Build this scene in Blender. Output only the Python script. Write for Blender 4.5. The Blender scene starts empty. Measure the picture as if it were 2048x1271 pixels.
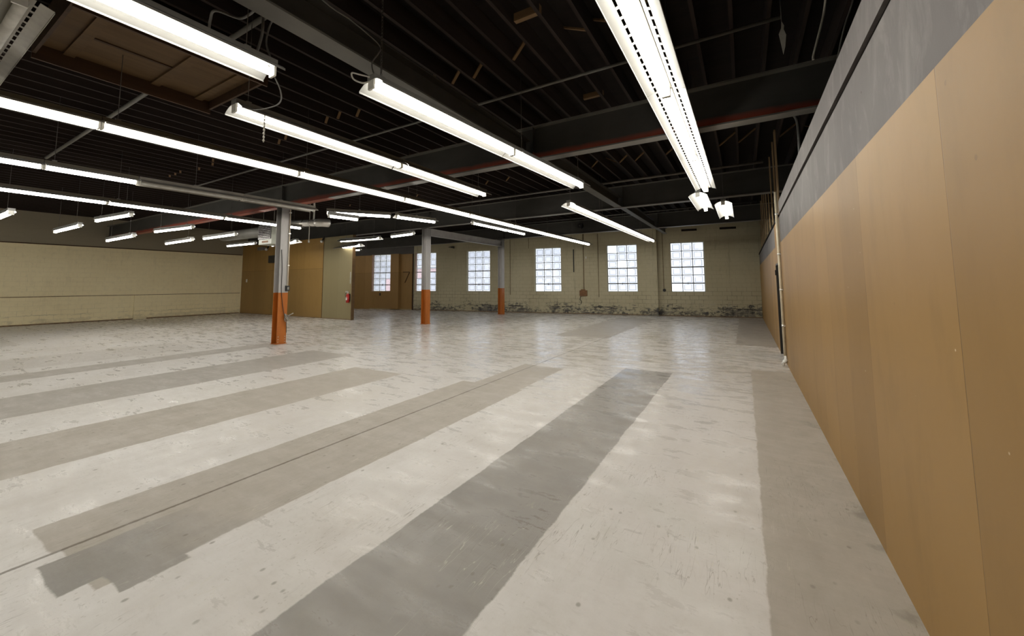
import bpy, bmesh, math, random
from math import sin, cos, radians, pi, sqrt, atan2
from mathutils import Vector, Matrix
random.seed(7)
scene = bpy.context.scene
COL = scene.collection

# ------------------------------------------------------------------ camera
F = 785.0                      # focal length in pixels of a 2048 wide frame
YAW, PITCH, ROLL = radians(30.5356), radians(4.7649), radians(-0.3)
EYE = 1.6
fwd = Vector((-sin(YAW)*cos(PITCH), cos(YAW)*cos(PITCH), sin(PITCH)))
rgt = Vector((cos(YAW), sin(YAW), 0.0))
upv = rgt.cross(fwd)
r2 = rgt*cos(ROLL) + upv*sin(ROLL)
u2 = -rgt*sin(ROLL) + upv*cos(ROLL)
cam_data = bpy.data.cameras.new('camera')
cam = bpy.data.objects.new('camera', cam_data)
COL.objects.link(cam)
cam.matrix_world = Matrix(((r2.x, u2.x, -fwd.x, 0), (r2.y, u2.y, -fwd.y, 0), (r2.z, u2.z, -fwd.z, EYE), (0, 0, 0, 1)))
cam_data.sensor_fit = 'HORIZONTAL'
cam_data.sensor_width = 36.0
cam_data.lens = F/2048*36.0
cam_data.shift_x = 0.0
cam_data.shift_y = -(635.5-503.0)/2048.0
cam_data.clip_start = 0.02
cam_data.clip_end = 300
scene.camera = cam

# ------------------------------------------------------------------ world, exposure
TUBE_POWER = 27.0
world = bpy.data.worlds.new('overcast_sky')
scene.world = world
world.use_nodes = True
wbg = world.node_tree.nodes['Background']
wbg.inputs[0].default_value = (0.86, 0.92, 1.0, 1)
wbg.inputs[1].default_value = 2.6
vs = scene.view_settings
vs.view_transform = 'Standard'
vs.look = 'None'
vs.exposure = 0.0
vs.gamma = 1.0
vs.use_curve_mapping = False

# ------------------------------------------------------------------ material helpers
class NT:
    def __init__(s, name):
        s.m = bpy.data.materials.new(name); s.m.use_nodes = True
        s.t = s.m.node_tree; s.t.nodes.clear()
        s.out = s.t.nodes.new('ShaderNodeOutputMaterial')
        s.b = s.t.nodes.new('ShaderNodeBsdfPrincipled')
        s.t.links.new(s.b.outputs[0], s.out.inputs[0])
        tc = s.t.nodes.new('ShaderNodeTexCoord'); s.co = tc.outputs['Object']; s.uv = tc.outputs['UV']
        s._xyz = None
    def put(s, sock, v):
        if isinstance(v, (int, float)):
            sock.default_value = v if not hasattr(sock.default_value, '__len__') else (v,)*len(sock.default_value)
        elif isinstance(v, (tuple, list)):
            sock.default_value = tuple(v) + ((1.0,) if len(sock.default_value) == 4 and len(v) == 3 else ())
        else:
            s.t.links.new(v, sock)
    def xyz(s):
        if s._xyz is None:
            n = s.t.nodes.new('ShaderNodeSeparateXYZ'); s.put(n.inputs[0], s.co); s._xyz = n.outputs
        return s._xyz
    def math(s, op, a, b=0.0, c=None, clamp=False):
        n = s.t.nodes.new('ShaderNodeMath'); n.operation = op; n.use_clamp = clamp
        s.put(n.inputs[0], a); s.put(n.inputs[1], b)
        if c is not None: s.put(n.inputs[2], c)
        return n.outputs[0]
    def vmath(s, op, a, b=(0, 0, 0)):
        n = s.t.nodes.new('ShaderNodeVectorMath'); n.operation = op
        s.put(n.inputs[0], a); s.put(n.inputs[1], b)
        return n.outputs[0]
    def mapping(s, scale=(1, 1, 1), loc=(0, 0, 0), rot=(0, 0, 0), vec=None):
        n = s.t.nodes.new('ShaderNodeMapping'); s.put(n.inputs[0], vec or s.co)
        n.inputs['Scale'].default_value = scale; n.inputs['Location'].default_value = loc; n.inputs['Rotation'].default_value = rot
        return n.outputs[0]
    def noise(s, scale=5, detail=4, rough=0.55, vec=None, dist=0.0):
        n = s.t.nodes.new('ShaderNodeTexNoise'); s.put(n.inputs['Vector'], vec or s.co)
        n.inputs['Scale'].default_value = scale; n.inputs['Detail'].default_value = detail
        n.inputs['Roughness'].default_value = rough; n.inputs['Distortion'].default_value = dist
        return n.outputs[0]
    def noisec(s, scale=5, detail=2, vec=None):
        n = s.t.nodes.new('ShaderNodeTexNoise'); s.put(n.inputs['Vector'], vec or s.co)
        n.inputs['Scale'].default_value = scale; n.inputs['Detail'].default_value = detail
        return n.outputs[1]
    def ramp(s, v, stops):
        n = s.t.nodes.new('ShaderNodeValToRGB'); s.put(n.inputs[0], v)
        cr = n.color_ramp
        while len(cr.elements) > 1: cr.elements.remove(cr.elements[-1])
        for i, (p, c) in enumerate(stops):
            e = cr.elements[0] if i == 0 else cr.elements.new(p)
            e.position = p
            e.color = (c, c, c, 1) if isinstance(c, (int, float)) else tuple(c) + (1,)
        return n.outputs[0]
    def step(s, v, lo, hi):
        n = s.t.nodes.new('ShaderNodeMapRange'); n.clamp = True
        s.put(n.inputs[0], v); n.inputs[1].default_value = lo; n.inputs[2].default_value = hi
        n.inputs[3].default_value = 0.0; n.inputs[4].default_value = 1.0
        return n.outputs[0]
    def mix(s, f, a, b, mode='MIX'):
        n = s.t.nodes.new('ShaderNodeMix'); n.data_type = 'RGBA'; n.blend_type = mode
        s.put(n.inputs[0], f); s.put(n.inputs[6], a); s.put(n.inputs[7], b)
        return n.outputs[2]
    def bump(s, h, strength=0.3, dist=0.01):
        n = s.t.nodes.new('ShaderNodeBump'); s.put(n.inputs['Height'], h)
        n.inputs['Strength'].default_value = strength; n.inputs['Distance'].default_value = dist
        s.t.links.new(n.outputs[0], s.b.inputs['Normal'])
    def set(s, color=None, rough=None, metal=None, spec=None):
        if color is not None: s.put(s.b.inputs['Base Color'], color)
        if rough is not None: s.put(s.b.inputs['Roughness'], rough)
        if metal is not None: s.put(s.b.inputs['Metallic'], metal)
        if spec is not None: s.put(s.b.inputs['Specular IOR Level'], spec)
        return s.m

def simple(name, col, rough=0.5, metal=0.0, var=0.18, scale=6.0, spec=0.5, stretch=(1, 1, 1), bump=0.0):
    n = NT(name)
    v = n.noise(scale, 5, 0.6, n.mapping(stretch))
    c = n.mix(n.step(v, 0.3, 0.7), tuple(x*(1-var) for x in col), tuple(min(1, x*(1+var)) for x in col))
    n.set(c, rough, metal, spec)
    if bump: n.bump(v, bump, 0.01)
    return n.m

def rect_mask(n, P, x0, x1, y0, y1):
    """1 inside a rectangle of the floor"""
    cx, cy, hx, hy = (x0+x1)/2, (y0+y1)/2, (x1-x0)/2, (y1-y0)/2
    d = n.vmath('SUBTRACT', n.vmath('ABSOLUTE', n.vmath('SUBTRACT', P, (cx, cy, 0))), (hx, hy, 0))
    sp = n.t.nodes.new('ShaderNodeSeparateXYZ'); n.put(sp.inputs[0], d)
    return n.step(n.math('MAXIMUM', sp.outputs[0], sp.outputs[1]), 0.006, -0.006)

def vor(n, scale, vec, feature='F1'):
    v = n.t.nodes.new('ShaderNodeTexVoronoi'); v.feature = feature
    n.put(v.inputs['Vector'], vec); v.inputs['Scale'].default_value = scale
    return v.outputs['Distance']

def floor_material():
    n = NT('painted_concrete_floor')
    wob = n.vmath('SUBTRACT', n.noisec(3.0, 3), (0.5, 0.5, 0.5))
    wob2 = n.vmath('SUBTRACT', n.noisec(28.0, 2), (0.5, 0.5, 0.5))
    def scl(v, f):
        q = n.t.nodes.new('ShaderNodeVectorMath'); q.operation = 'SCALE'; n.put(q.inputs[0], v); q.inputs[3].default_value = f
        return q.outputs[0]
    P = n.vmath('ADD', n.co, n.vmath('ADD', scl(wob, 0.05), scl(wob2, 0.016)))
    big = n.noise(0.45, 5, 0.6)
    mid = n.noise(3.5, 6, 0.65, n.mapping((1.6, 0.7, 1)))
    base = n.mix(n.step(mid, 0.3, 0.72), (0.62, 0.592, 0.56), (0.70, 0.676, 0.65))
    base = n.mix(n.math('MULTIPLY', n.step(big, 0.48, 0.7), 0.32), base, (0.50, 0.455, 0.38))
    # unpainted strips
    beige = n.mix(n.step(mid, 0.3, 0.7), (0.375, 0.338, 0.285), (0.44, 0.40, 0.345))
    grey = n.mix(n.step(n.noise(1.7, 6, 0.6), 0.3, 0.7), (0.265, 0.248, 0.228), (0.335, 0.312, 0.28))
    greyb = n.mix(0.5, beige, grey)
    faint = n.mix(0.45, base, greyb)
    col = base
    def union(rs):
        m = None
        for r in rs:
            k = rect_mask(n, P, *r)
            m = k if m is None else n.math('MAXIMUM', m, k)
        return m
    m_beige = union([(0.03, 0.75, -7, 8.66), (-4.13, -2.98, 1.02, 5.35), (-4.13, -3.68, 0.74, 5.38), (-3.72, -3.03, 0.78, 7.06), (-3.9, -3.6, 5.3, 7.08), (-6.66, -5.40, -7, 5.22)])
    m_greyb = union([(-9.32, -7.85, -7, 6.02), (-11.6, -10.85, -7, 6.1), (-5.25, -3.55, 11.45, 18.9), (-0.28, 0.7, 12.0, 20.6)])
    m_faint = union([(-14.1, -12.2, -7, 4.8), (-10.0, -8.95, 9.35, 17.8), (-12.3, -11.0, 9.4, 15.5), (-18.5, -15.8, 4.4, 7.9), (-24.5, -17.5, 6.3, 8.0), (-22, -17.3, -7, 2.6), (-14.2, -12.9, 8.5, 15)])
    m_patch = union([(-3.56, -3.14, 0.66, 1.75), (-3.2, -2.9, 0.84, 1.15), (-3.2, -2.97, 0.84, 1.9)])
    m_patch = n.math('MULTIPLY', m_patch, n.step(n.math('ADD', n.xyz()[1], n.math('MULTIPLY', n.noise(2.5, 3), 0.9)), 1.95, 1.45))
    m_grey = union([(-2.03, -1.185, -7, 7.66)])
    col = n.mix(n.math('MULTIPLY', m_faint, 0.8), col, faint)
    col = n.mix(n.math('MULTIPLY', m_greyb, 0.85), col, greyb)
    col = n.mix(n.math('MULTIPLY', m_beige, 0.92), col, beige)
    # dark new strip; the short patch fades into the beige
    col = n.mix(m_grey, col, grey)
    col = n.mix(m_patch, col, grey)
    # travelled lane across the hall at y 7.5 .. 12.5, rubbed brown
    x, y, z = n.xyz()
    near = n.math('ADD', 0.35, n.math('MULTIPLY', n.step(y, 7.5, 3.0), 0.65))
    lane = n.math('MULTIPLY', n.math('MULTIPLY', n.step(y, 6.9, 8.6), n.step(y, 14.0, 11.5)), n.math('ADD', 0.35, n.math('MULTIPLY', n.step(x, -14.0, -9.0), 0.65)))
    ltx = n.noise(1.6, 9, 0.78, n.mapping((0.7, 2.2, 1)))
    lane = n.math('MULTIPLY', lane, n.step(n.math('ADD', n.math('MULTIPLY', ltx, 0.7), n.math('MULTIPLY', big, 0.3)), 0.40, 0.68))
    col = n.mix(n.math('MULTIPLY', lane, 0.45), col, (0.40, 0.335, 0.235))
    st2 = n.step(n.noise(0.9, 9, 0.78, n.mapping((1, 1, 1), (31, 7, 0))), 0.50, 0.80)
    col = n.mix(n.math('MULTIPLY', n.math('MULTIPLY', st2, near), 0.30), col, (0.33, 0.28, 0.20))
    # fine mottling, streaks, scuffs, scratches
    mot = n.step(n.noise(19.0, 8, 0.85, n.mapping((0.6, 1.3, 1))), 0.48, 0.74)
    col = n.mix(n.math('MULTIPLY', mot, n.math('ADD', 0.10, n.math('MULTIPLY', n.math('MULTIPLY', n.step(y, 6.0, 9.0), n.step(x, -13.0, -9.0)), 0.04))), col, (0.28, 0.24, 0.18))
    stre = n.step(n.noise(6.0, 9, 0.82, n.mapping((1.0, 2.6, 1), (3, 1, 0), (0, 0, 0.35))), 0.54, 0.84)
    col = n.mix(n.math('MULTIPLY', n.math('MULTIPLY', stre, near), 0.30), col, (0.27, 0.24, 0.19))
    for k, (rot, sc, off) in enumerate(((0.5, 1.3, 11), (-0.9, 1.7, 23), (1.35, 1.1, 41), (0.1, 0.9, 57))):
        v = n.mapping((9.0*sc, 0.9*sc, 1), (off, off*0.7, 0), (0, 0, rot))
        s1 = n.noise(1.4, 3, 0.5, v, 0.3)
        ln = n.step(n.math('ABSOLUTE', n.math('SUBTRACT', s1, 0.5)), 0.006, 0.0)
        g = n.step(n.noise(1.3, 3, 0.6, n.mapping((1, 1, 1), (off, 3, 0))), 0.53, 0.62)
        sc_col = (0.22, 0.19, 0.15) if k != 2 else (0.62, 0.59, 0.50)
        col = n.mix(n.math('MULTIPLY', n.math('MULTIPLY', n.math('MULTIPLY', ln, g), n.step(y, 9.0, 3.5)), 0.6), col, sc_col)
    sp = n.math('MULTIPLY', n.step(vor(n, 9.0, n.mapping((1, 0.8, 1))), 0.14, 0.07), n.step(n.noise(2.6, 3, 0.6, n.mapping((1, 1, 1), (5, 9, 0))), 0.43, 0.56))
    col = n.mix(n.math('MULTIPLY', n.math('MULTIPLY', sp, near), 0.6), col, (0.20, 0.18, 0.14))
    sp2 = n.math('MULTIPLY', n.step(vor(n, 32.0, n.mapping((1, 0.7, 1))), 0.17, 0.10), n.step(n.noise(1.2, 4, 0.7, n.mapping((1, 1, 1), (2, 4, 0))), 0.46, 0.62))
    col = n.mix(n.math('MULTIPLY', n.math('MULTIPLY', sp2, near), 0.45), col, (0.30, 0.26, 0.20))
    # damp patches by the right wall
    dm = n.math('MULTIPLY', n.step(x, 0.22, 0.62), n.step(n.noise(1.9, 5, 0.6, n.mapping((1.6, 1.6, 1), (8, 2.2, 0))), 0.56, 0.66))
    col = n.mix(n.math('MULTIPLY', dm, 0.5), col, (0.17, 0.155, 0.12))
    # slab joints
    Px = n.t.nodes.new('ShaderNodeSeparateXYZ'); n.put(Px.inputs[0], n.vmath('ADD', n.co, scl(wob2, 0.012)))
    j1 = n.math('MULTIPLY', n.step(n.math('ABSOLUTE', n.math('ADD', Px.outputs[0], 3.665)), 0.017, 0.009), n.step(y, 12.0, 11.9))
    j2 = n.step(n.math('ABSOLUTE', n.math('SUBTRACT', n.math('ADD', Px.outputs[1], n.math('MULTIPLY', x, 0.0)), 12.0)), 0.028, 0.014)
    j3 = n.math('MULTIPLY', n.step(n.math('ABSOLUTE', n.math('ADD', Px.outputs[0], 15.6)), 0.02, 0.01), n.step(y, 6.0, 5.9))
    j = n.math('MAXIMUM', n.math('MAXIMUM', j1, j2), j3)
    col = n.mix(n.math('MULTIPLY', j, 0.75), col, (0.11, 0.085, 0.055))
    # walls' foot dirt (left)
    rn = n.noise(2.6, 8, 0.75, n.mapping((0.7, 2.0, 1)))
    rough = n.math('ADD', n.math('MULTIPLY', n.step(rn, 0.38, 0.60), 0.38), 0.09)
    rough = n.math('ADD', rough, n.math('MULTIPLY', n.step(y, 7.0, 3.0), 0.12))
    rough = n.math('ADD', rough, n.math('MULTIPLY', n.math('MAXIMUM', n.math('MAXIMUM', m_beige, m_patch), m_greyb), 0.2))
    n.set(col, rough, 0, 0.5)
    h = n.math('ADD', n.noise(7, 9, 0.75, n.mapping((1, 1.8, 1))), n.math('MULTIPLY', j, -1.2))
    n.bump(h, 0.22, 0.006)
    return n.m

def block_material(name, c1, c2, grime, gz, top=None, mk=1.0):
    """painted concrete block; local x runs along the wall, z is up"""
    n = NT(name)
    x, y, z = n.xyz()
    cb = n.t.nodes.new('ShaderNodeCombineXYZ'); n.put(cb.inputs[0], n.math('ADD', x, y)); n.put(cb.inputs[1], z)
    w = n.vmath('ADD', cb.outputs[0], n.vmath('MULTIPLY', n.noisec(9, 2), (0.012, 0.012, 0)))
    br = n.t.nodes.new('ShaderNodeTexBrick'); n.put(br.inputs['Vector'], w)
    br.inputs['Scale'].default_value = 1.0; br.inputs['Brick Width'].default_value = 0.406; br.inputs['Row Height'].default_value = 0.203
    br.inputs['Mortar Size'].default_value = 0.007; br.inputs['Mortar Smooth'].default_value = 0.4
    mort = br.outputs['Fac']
    big = n.noise(0.7, 5, 0.6); fine = n.noise(7, 6, 0.6)
    col = n.mix(n.step(big, 0.3, 0.7), c1, c2)
    col = n.mix(n.math('MULTIPLY', n.step(fine, 0.5, 0.75), 0.18), col, tuple(q*0.6 for q in c1))
    vis = n.step(n.noise(1.1, 3, 0.6, n.mapping((1, 1, 1), (4, 2, 9))), 0.42, 0.62)
    col = n.mix(n.math('MULTIPLY', mort, n.math('ADD', n.math('MULTIPLY', vis, 0.3*mk), 0.12*mk)), col, tuple(q*0.5 for q in c1))
    if grime > 0:
        low = n.step(z, gz+0.15, 0.2)
        reg = n.noise(0.75, 4, 0.6, n.mapping((1, 1, 1.4), (5, 0, 3)))
        pat = n.noise(4.2, 7, 0.72, n.mapping((1, 1, 1.9), (3, 0, 1)))
        lowm = n.step(n.math('ADD', n.math('ADD', n.math('MULTIPLY', pat, 0.62), n.math('MULTIPLY', reg, 0.42)), n.math('MULTIPLY', low, 0.16)), 0.63, 0.69)
        lowm = n.math('MULTIPLY', lowm, n.step(z, gz+0.25, gz-0.15))
        cellc = n.mix(n.step(n.noise(3.2, 4, 0.6), 0.40, 0.6), (0.05, 0.05, 0.058), (0.24, 0.22, 0.18))
        col = n.mix(n.math('MULTIPLY', lowm, grime), col, cellc)
        pale = n.math('MULTIPLY', n.step(n.noise(5.5, 6, 0.7, n.mapping((1, 1, 1.5), (9, 1, 1))), 0.58, 0.64), n.step(z, gz+0.1, gz-0.4))
        col = n.mix(n.math('MULTIPLY', pale, 0.5*grime), col, (0.55, 0.53, 0.46))
        mz = n.math('MULTIPLY', n.step(z, gz+0.75, gz+0.25), n.step(reg, 0.42, 0.55))
        col = n.mix(n.math('MULTIPLY', n.math('MULTIPLY', mort, mz), grime*0.85), col, (0.05, 0.042, 0.03))
        crack = n.step(n.math('ABSOLUTE', n.math('SUBTRACT', z, n.math('ADD', 0.16, n.math('MULTIPLY', n.noise(1.3, 6, 0.7, n.mapping((1, 1, 0.1))), 0.42)))), 0.022, 0.008)
        col = n.mix(n.math('MULTIPLY', n.math('MULTIPLY', crack, n.step(reg, 0.46, 0.54)), grime), col, (0.03, 0.03, 0.03))
        drip = n.step(n.noise(2.2, 6, 0.75, n.mapping((2.2, 1, 0.22), (1, 0, 5))), 0.55, 0.74)
        col = n.mix(n.math('MULTIPLY', drip, 0.45*grime), col, (0.14, 0.12, 0.08))
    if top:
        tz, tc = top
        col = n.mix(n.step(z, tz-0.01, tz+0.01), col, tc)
    n.set(col, 0.55, 0, 0.35)
    n.bump(n.math('SUBTRACT', n.math('MULTIPLY', fine, 0.4), mort), 0.5, 0.008)
    return n.m

def panel_material(name, c1, c2, rough=0.46, grime=0.3, sheet=1.22, off=0.8, axis=1, hz=None):
    """tan painted hardboard sheets"""
    n = NT(name)
    o = n.xyz(); a = o[axis]; z = o[2]
    k = n.math('FLOOR', n.math('DIVIDE', n.math('SUBTRACT', a, off), sheet/2))
    wn = n.t.nodes.new('ShaderNodeTexWhiteNoise'); wn.noise_dimensions = '1D'; n.put(wn.inputs['W'], k)
    big = n.noise(0.8, 4, 0.6); fine = n.noise(5, 6, 0.6, n.mapping((1, 1, 0.35)))
    t = n.math('ADD', n.math('MULTIPLY', wn.outputs[0], 0.7), n.math('MULTIPLY', n.step(big, 0.3, 0.7), 0.3))
    col = n.mix(t, c1, c2)
    col = n.mix(n.math('MULTIPLY', n.step(fine, 0.52, 0.75), grime), col, tuple(q*0.72 for q in c1))
    fr = n.math('SUBTRACT', n.math('DIVIDE', n.math('SUBTRACT', a, off), sheet), n.math('FLOOR', n.math('DIVIDE', n.math('SUBTRACT', a, off), sheet)))
    seam = n.step(n.math('MULTIPLY', n.math('MINIMUM', fr, n.math('SUBTRACT', 1.0, fr)), sheet), 0.004, 0.0015)
    col = n.mix(n.math('MULTIPLY', seam, n.math('ADD', 0.15, n.math('MULTIPLY', n.step(fine, 0.4, 0.6), 0.6))), col, (0.06, 0.035, 0.015))
    if hz:
        hl = n.step(n.math('ABSOLUTE', n.math('SUBTRACT', z, hz)), 0.012, 0.005)
        col = n.mix(n.math('MULTIPLY', hl, 0.55), col, (0.09, 0.05, 0.02))
        col = n.mix(n.math('MULTIPLY', n.step(z, hz, hz-0.01), 0.22), col, (0.16, 0.11, 0.05))
    chip = n.math('MULTIPLY', n.step(vor(n, 5.5, n.co), 0.035, 0.02), n.step(n.noise(2, 2), 0.5, 0.58))
    col = n.mix(n.math('MULTIPLY', chip, 0.8), col, (0.75, 0.66, 0.5))
    chip2 = n.math('MULTIPLY', n.step(vor(n, 3.7, n.mapping((1, 1, 1), (7, 3, 1))), 0.05, 0.03), n.step(n.noise(2, 2, 0.5, n.mapping((1, 1, 1), (9, 3, 1))), 0.5, 0.56))
    col = n.mix(n.math('MULTIPLY', chip2, 0.55), col, (0.12, 0.07, 0.03))
    n.set(col, rough, 0, 0.3)
    n.bump(n.math('SUBTRACT', n.math('MULTIPLY', n.noise(2.5, 3), 1.0), n.math('MULTIPLY', seam, 0.5)), 0.25, 0.01)
    return n.m

def grey_band_material():
    n = NT('grey_painted_board')
    st = n.noise(2.3, 7, 0.72, n.mapping((1, 2.0, 0.8), (0, 0, 0), (0.3, 0, 0)), 0.6)
    big = n.noise(0.8, 4)
    col = n.mix(n.step(big, 0.3, 0.7), (0.098, 0.087, 0.083), (0.15, 0.137, 0.131))
    col = n.mix(n.math('MULTIPLY', n.step(st, 0.50, 0.76), 0.6), col, (0.27, 0.252, 0.24))
    sp = n.math('MULTIPLY', n.step(vor(n, 6, n.co), 0.06, 0.03), n.step(n.noise(3, 2), 0.5, 0.55))
    col = n.mix(sp, col, (0.06, 0.045, 0.035))
    n.set(col, 0.6, 0, 0.25); n.bump(st, 0.2, 0.01)
    return n.m

def column_material():
    n = NT('column_paint')
    x, y, z = n.xyz()
    nz = n.math('ADD', z, n.math('MULTIPLY', n.noise(10, 3), 0.015))
    f = n.noise(4, 5, 0.6, n.mapping((1, 1, 0.3)))
    org = n.mix(n.step(f, 0.35, 0.7), (0.47, 0.14, 0.016), (0.36, 0.10, 0.012))
    wht = n.mix(n.step(f, 0.35, 0.7), (0.50, 0.485, 0.475), (0.38, 0.37, 0.365))
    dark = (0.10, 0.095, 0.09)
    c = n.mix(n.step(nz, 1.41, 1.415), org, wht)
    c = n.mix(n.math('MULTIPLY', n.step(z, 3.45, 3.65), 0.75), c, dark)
    return n.set(c, 0.42, 0, 0.5)

def beam_material(name, red=0.0):
    """dark grey steel; the lower web can carry a band of red lead paint. local z=0 at the underside"""
    n = NT(name)
    x, y, z = n.xyz()
    f = n.noise(3, 5, 0.6, n.mapping((0.5, 1, 1)))
    c = n.mix(n.step(f, 0.3, 0.7), (0.042, 0.040, 0.036), (0.060, 0.057, 0.052))
    if red:
        zz = n.math('ADD', z, n.math('MULTIPLY', n.noise(1.6, 4, 0.6), 0.10))
        rr = n.mix(n.step(f, 0.35, 0.65), (0.46, 0.09, 0.05), (0.34, 0.07, 0.04))
        c = n.mix(n.math('MULTIPLY', n.step(zz, 0.21, 0.12), red), c, rr)
    return n.set(c, 0.6, 0, 0.4)

def wood_material(name, c1, c2, axis='y', scale=3.0, rough=0.7):
    n = NT(name)
    st = {'x': (0.25, 4, 4), 'y': (4, 0.25, 4), 'z': (4, 4, 0.25)}[axis]
    g = n.noise(scale, 6, 0.6, n.mapping(st), 0.6)
    return n.set(n.mix(n.step(g, 0.3, 0.7), c1, c2), rough, 0, 0.3)

def emit_material(name, col, strength):
    n = NT(name)
    n.put(n.b.inputs['Base Color'], (0.8, 0.8, 0.8)); n.put(n.b.inputs['Emission Color'], col); n.b.inputs['Emission Strength'].default_value = strength
    return n.m

def pane_material(name, clear=False):
    n = NT(name)
    t = n.t
    tr = t.nodes.new('ShaderNodeBsdfTranslucent'); tp = t.nodes.new('ShaderNodeBsdfTransparent')
    mx = t.nodes.new('ShaderNodeMixShader'); gl = t.nodes.new('ShaderNodeBsdfGlossy'); mx2 = t.nodes.new('ShaderNodeMixShader')
    gl.inputs['Roughness'].default_value = 0.15
    sp = t.nodes.new('ShaderNodeSeparateXYZ'); n.put(sp.inputs[0], n.uv)
    u = n.math('ABSOLUTE', n.math('SUBTRACT', sp.outputs[0], 0.5)); v = n.math('ABSOLUTE', n.math('SUBTRACT', sp.outputs[1], 0.5))
    d = n.math('MAXIMUM', u, v)
    line = n.math('MULTIPLY', n.step(n.math('ABSOLUTE', n.math('SUBTRACT', d, 0.33)), 0.045, 0.022), n.step(n.noise(1.9, 2, 0.5), 0.38, 0.47))
    inner = n.step(d, 0.345, 0.325)
    c = n.mix(n.math('MULTIPLY', inner, 0.55), (0.93, 0.94, 0.96), (0.70, 0.73, 0.83))
    c = n.mix(n.math('MULTIPLY', line, 0.85), c, (0.30, 0.31, 0.36))
    if clear:
        c = (0.9, 0.93, 0.97)
    n.put(tr.inputs[0], c); n.put(tp.inputs[0], c)
    mx.inputs[0].default_value = 0.85 if clear else 0.05
    t.links.new(tr.outputs[0], mx.inputs[1]); t.links.new(tp.outputs[0], mx.inputs[2])
    mx2.inputs[0].default_value = 0.05
    t.links.new(mx.outputs[0], mx2.inputs[1]); t.links.new(gl.outputs[0], mx2.inputs[2])
    t.links.new(mx2.outputs[0], n.out.inputs[0])
    return n.m

M = {}
M['floor'] = floor_material()
M['block_far'] = block_material('painted_block_wall', (0.50, 0.45, 0.30), (0.58, 0.53, 0.37), 0.95, 0.75)
M['block_left'] = block_material('painted_block_wall_left', (0.80, 0.69, 0.43), (0.86, 0.755, 0.49), 0.25, 0.2, (3.42, (0.30, 0.26, 0.185)), 0.45)  # darker top zone: shade above the lamp reflectors, put into the wall colour
M['block_dark'] = block_material('bare_dark_block', (0.075, 0.07, 0.068), (0.12, 0.11, 0.105), 0.0, 0.0)
M['tan'] = panel_material('tan_hardboard', (0.245, 0.138, 0.041), (0.325, 0.188, 0.058))
M['tan_part'] = panel_material('brown_hardboard', (0.27, 0.158, 0.046), (0.36, 0.215, 0.068), 0.45, 0.3, 1.22, 0.0, 0, 2.44)
M['tan_green'] = panel_material('olive_hardboard', (0.26, 0.215, 0.115), (0.28, 0.235, 0.13), 0.5, 0.15, 1.22, 0.3, 0)
M['tan_far'] = panel_material('brown_wall_panel', (0.36, 0.215, 0.08), (0.44, 0.27, 0.105), 0.5, 0.3, 1.22, 0.1, 0, 2.42)
M['grey_band'] = grey_band_material()
M['seam_dark'] = simple('dark_gap', (0.010, 0.008, 0.007), 0.9, spec=0.1)
M['door_dark'] = simple('dark_door_paint', (0.02, 0.017, 0.014), 0.5)
M['deck'] = wood_material('roof_deck', (0.009, 0.006, 0.005), (0.015, 0.010, 0.008), 'x', 2.0, 0.9)
M['joist'] = wood_material('dark_joist_wood', (0.016, 0.010, 0.008), (0.027, 0.017, 0.013), 'y', 3.0, 0.85)
M['bridging'] = wood_material('bridging_wood', (0.13, 0.075, 0.035), (0.19, 0.115, 0.055), 'x', 3.0, 0.8)
M['stud'] = wood_material('stud_wood', (0.26, 0.165, 0.08), (0.46, 0.33, 0.19), 'z', 3.0, 0.75)
M['plywood'] = wood_material('plywood', (0.095, 0.054, 0.022), (0.14, 0.082, 0.035), 'y', 2.0, 0.7)
M['plywood_edge'] = wood_material('stained_board', (0.05, 0.026, 0.014), (0.085, 0.045, 0.023), 'y', 2.0, 0.7)
M['beam'] = beam_material('grey_beam_steel')
M['beam_red'] = beam_material('red_lead_beam_steel', 1.0)
M['flange'] = simple('pale_flange_paint', (0.17, 0.16, 0.145), 0.5, 0, 0.2, 2.0)
M['flange_red'] = simple('red_flange_paint', (0.26, 0.06, 0.035), 0.5, 0, 0.3, 2.0)
M['girder'] = simple('pale_girder_paint', (0.32, 0.305, 0.29), 0.5, 0, 0.15, 2.0)
M['girder_dim'] = simple('dull_girder_paint', (0.125, 0.12, 0.105), 0.55, 0, 0.15, 2.0)
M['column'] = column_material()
M['enamel'] = simple('white_enamel', (0.23, 0.226, 0.212), 0.32, 0, 0.06, 5.0)
M['enamel_dull'] = simple('dusty_enamel', (0.33, 0.31, 0.27), 0.5, 0, 0.2, 4.0)
M['channel'] = simple('beige_channel', (0.16, 0.14, 0.10), 0.4, 0, 0.1, 4.0)
M['tube'] = emit_material('lit_fluorescent_tube', (1.0, 0.965, 0.88), TUBE_POWER)
M['tube_off'] = simple('unlit_tube_glass', (0.6, 0.6, 0.57), 0.25)
M['socket'] = simple('lampholder_plastic', (0.7, 0.69, 0.64), 0.4)
M['chain'] = simple('dull_chain_steel', (0.13, 0.12, 0.11), 0.5, 0.6)
M['cord'] = simple('grey_cord', (0.12, 0.115, 0.105), 0.6)
M['cord_white'] = simple('white_cord', (0.6, 0.59, 0.55), 0.6)
M['pipe'] = simple('dull_conduit', (0.09, 0.088, 0.085), 0.5, 0.3)
M['conduit_pale'] = simple('cream_conduit', (0.60, 0.52, 0.38), 0.35)
M['galv'] = simple('galvanised_duct', (0.70, 0.68, 0.64), 0.36, 0.7, 0.15, 3.0)
M['heater'] = simple('heater_enamel', (0.42, 0.43, 0.37), 0.4, 0, 0.08)
M['heater_grille'] = simple('heater_grille_metal', (0.25, 0.24, 0.235), 0.4, 0.5)
M['black'] = simple('black_plastic', (0.015, 0.015, 0.016), 0.45)
M['rust'] = simple('rusty_box_paint', (0.22, 0.105, 0.04), 0.6, 0, 0.3, 12.0)
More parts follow.
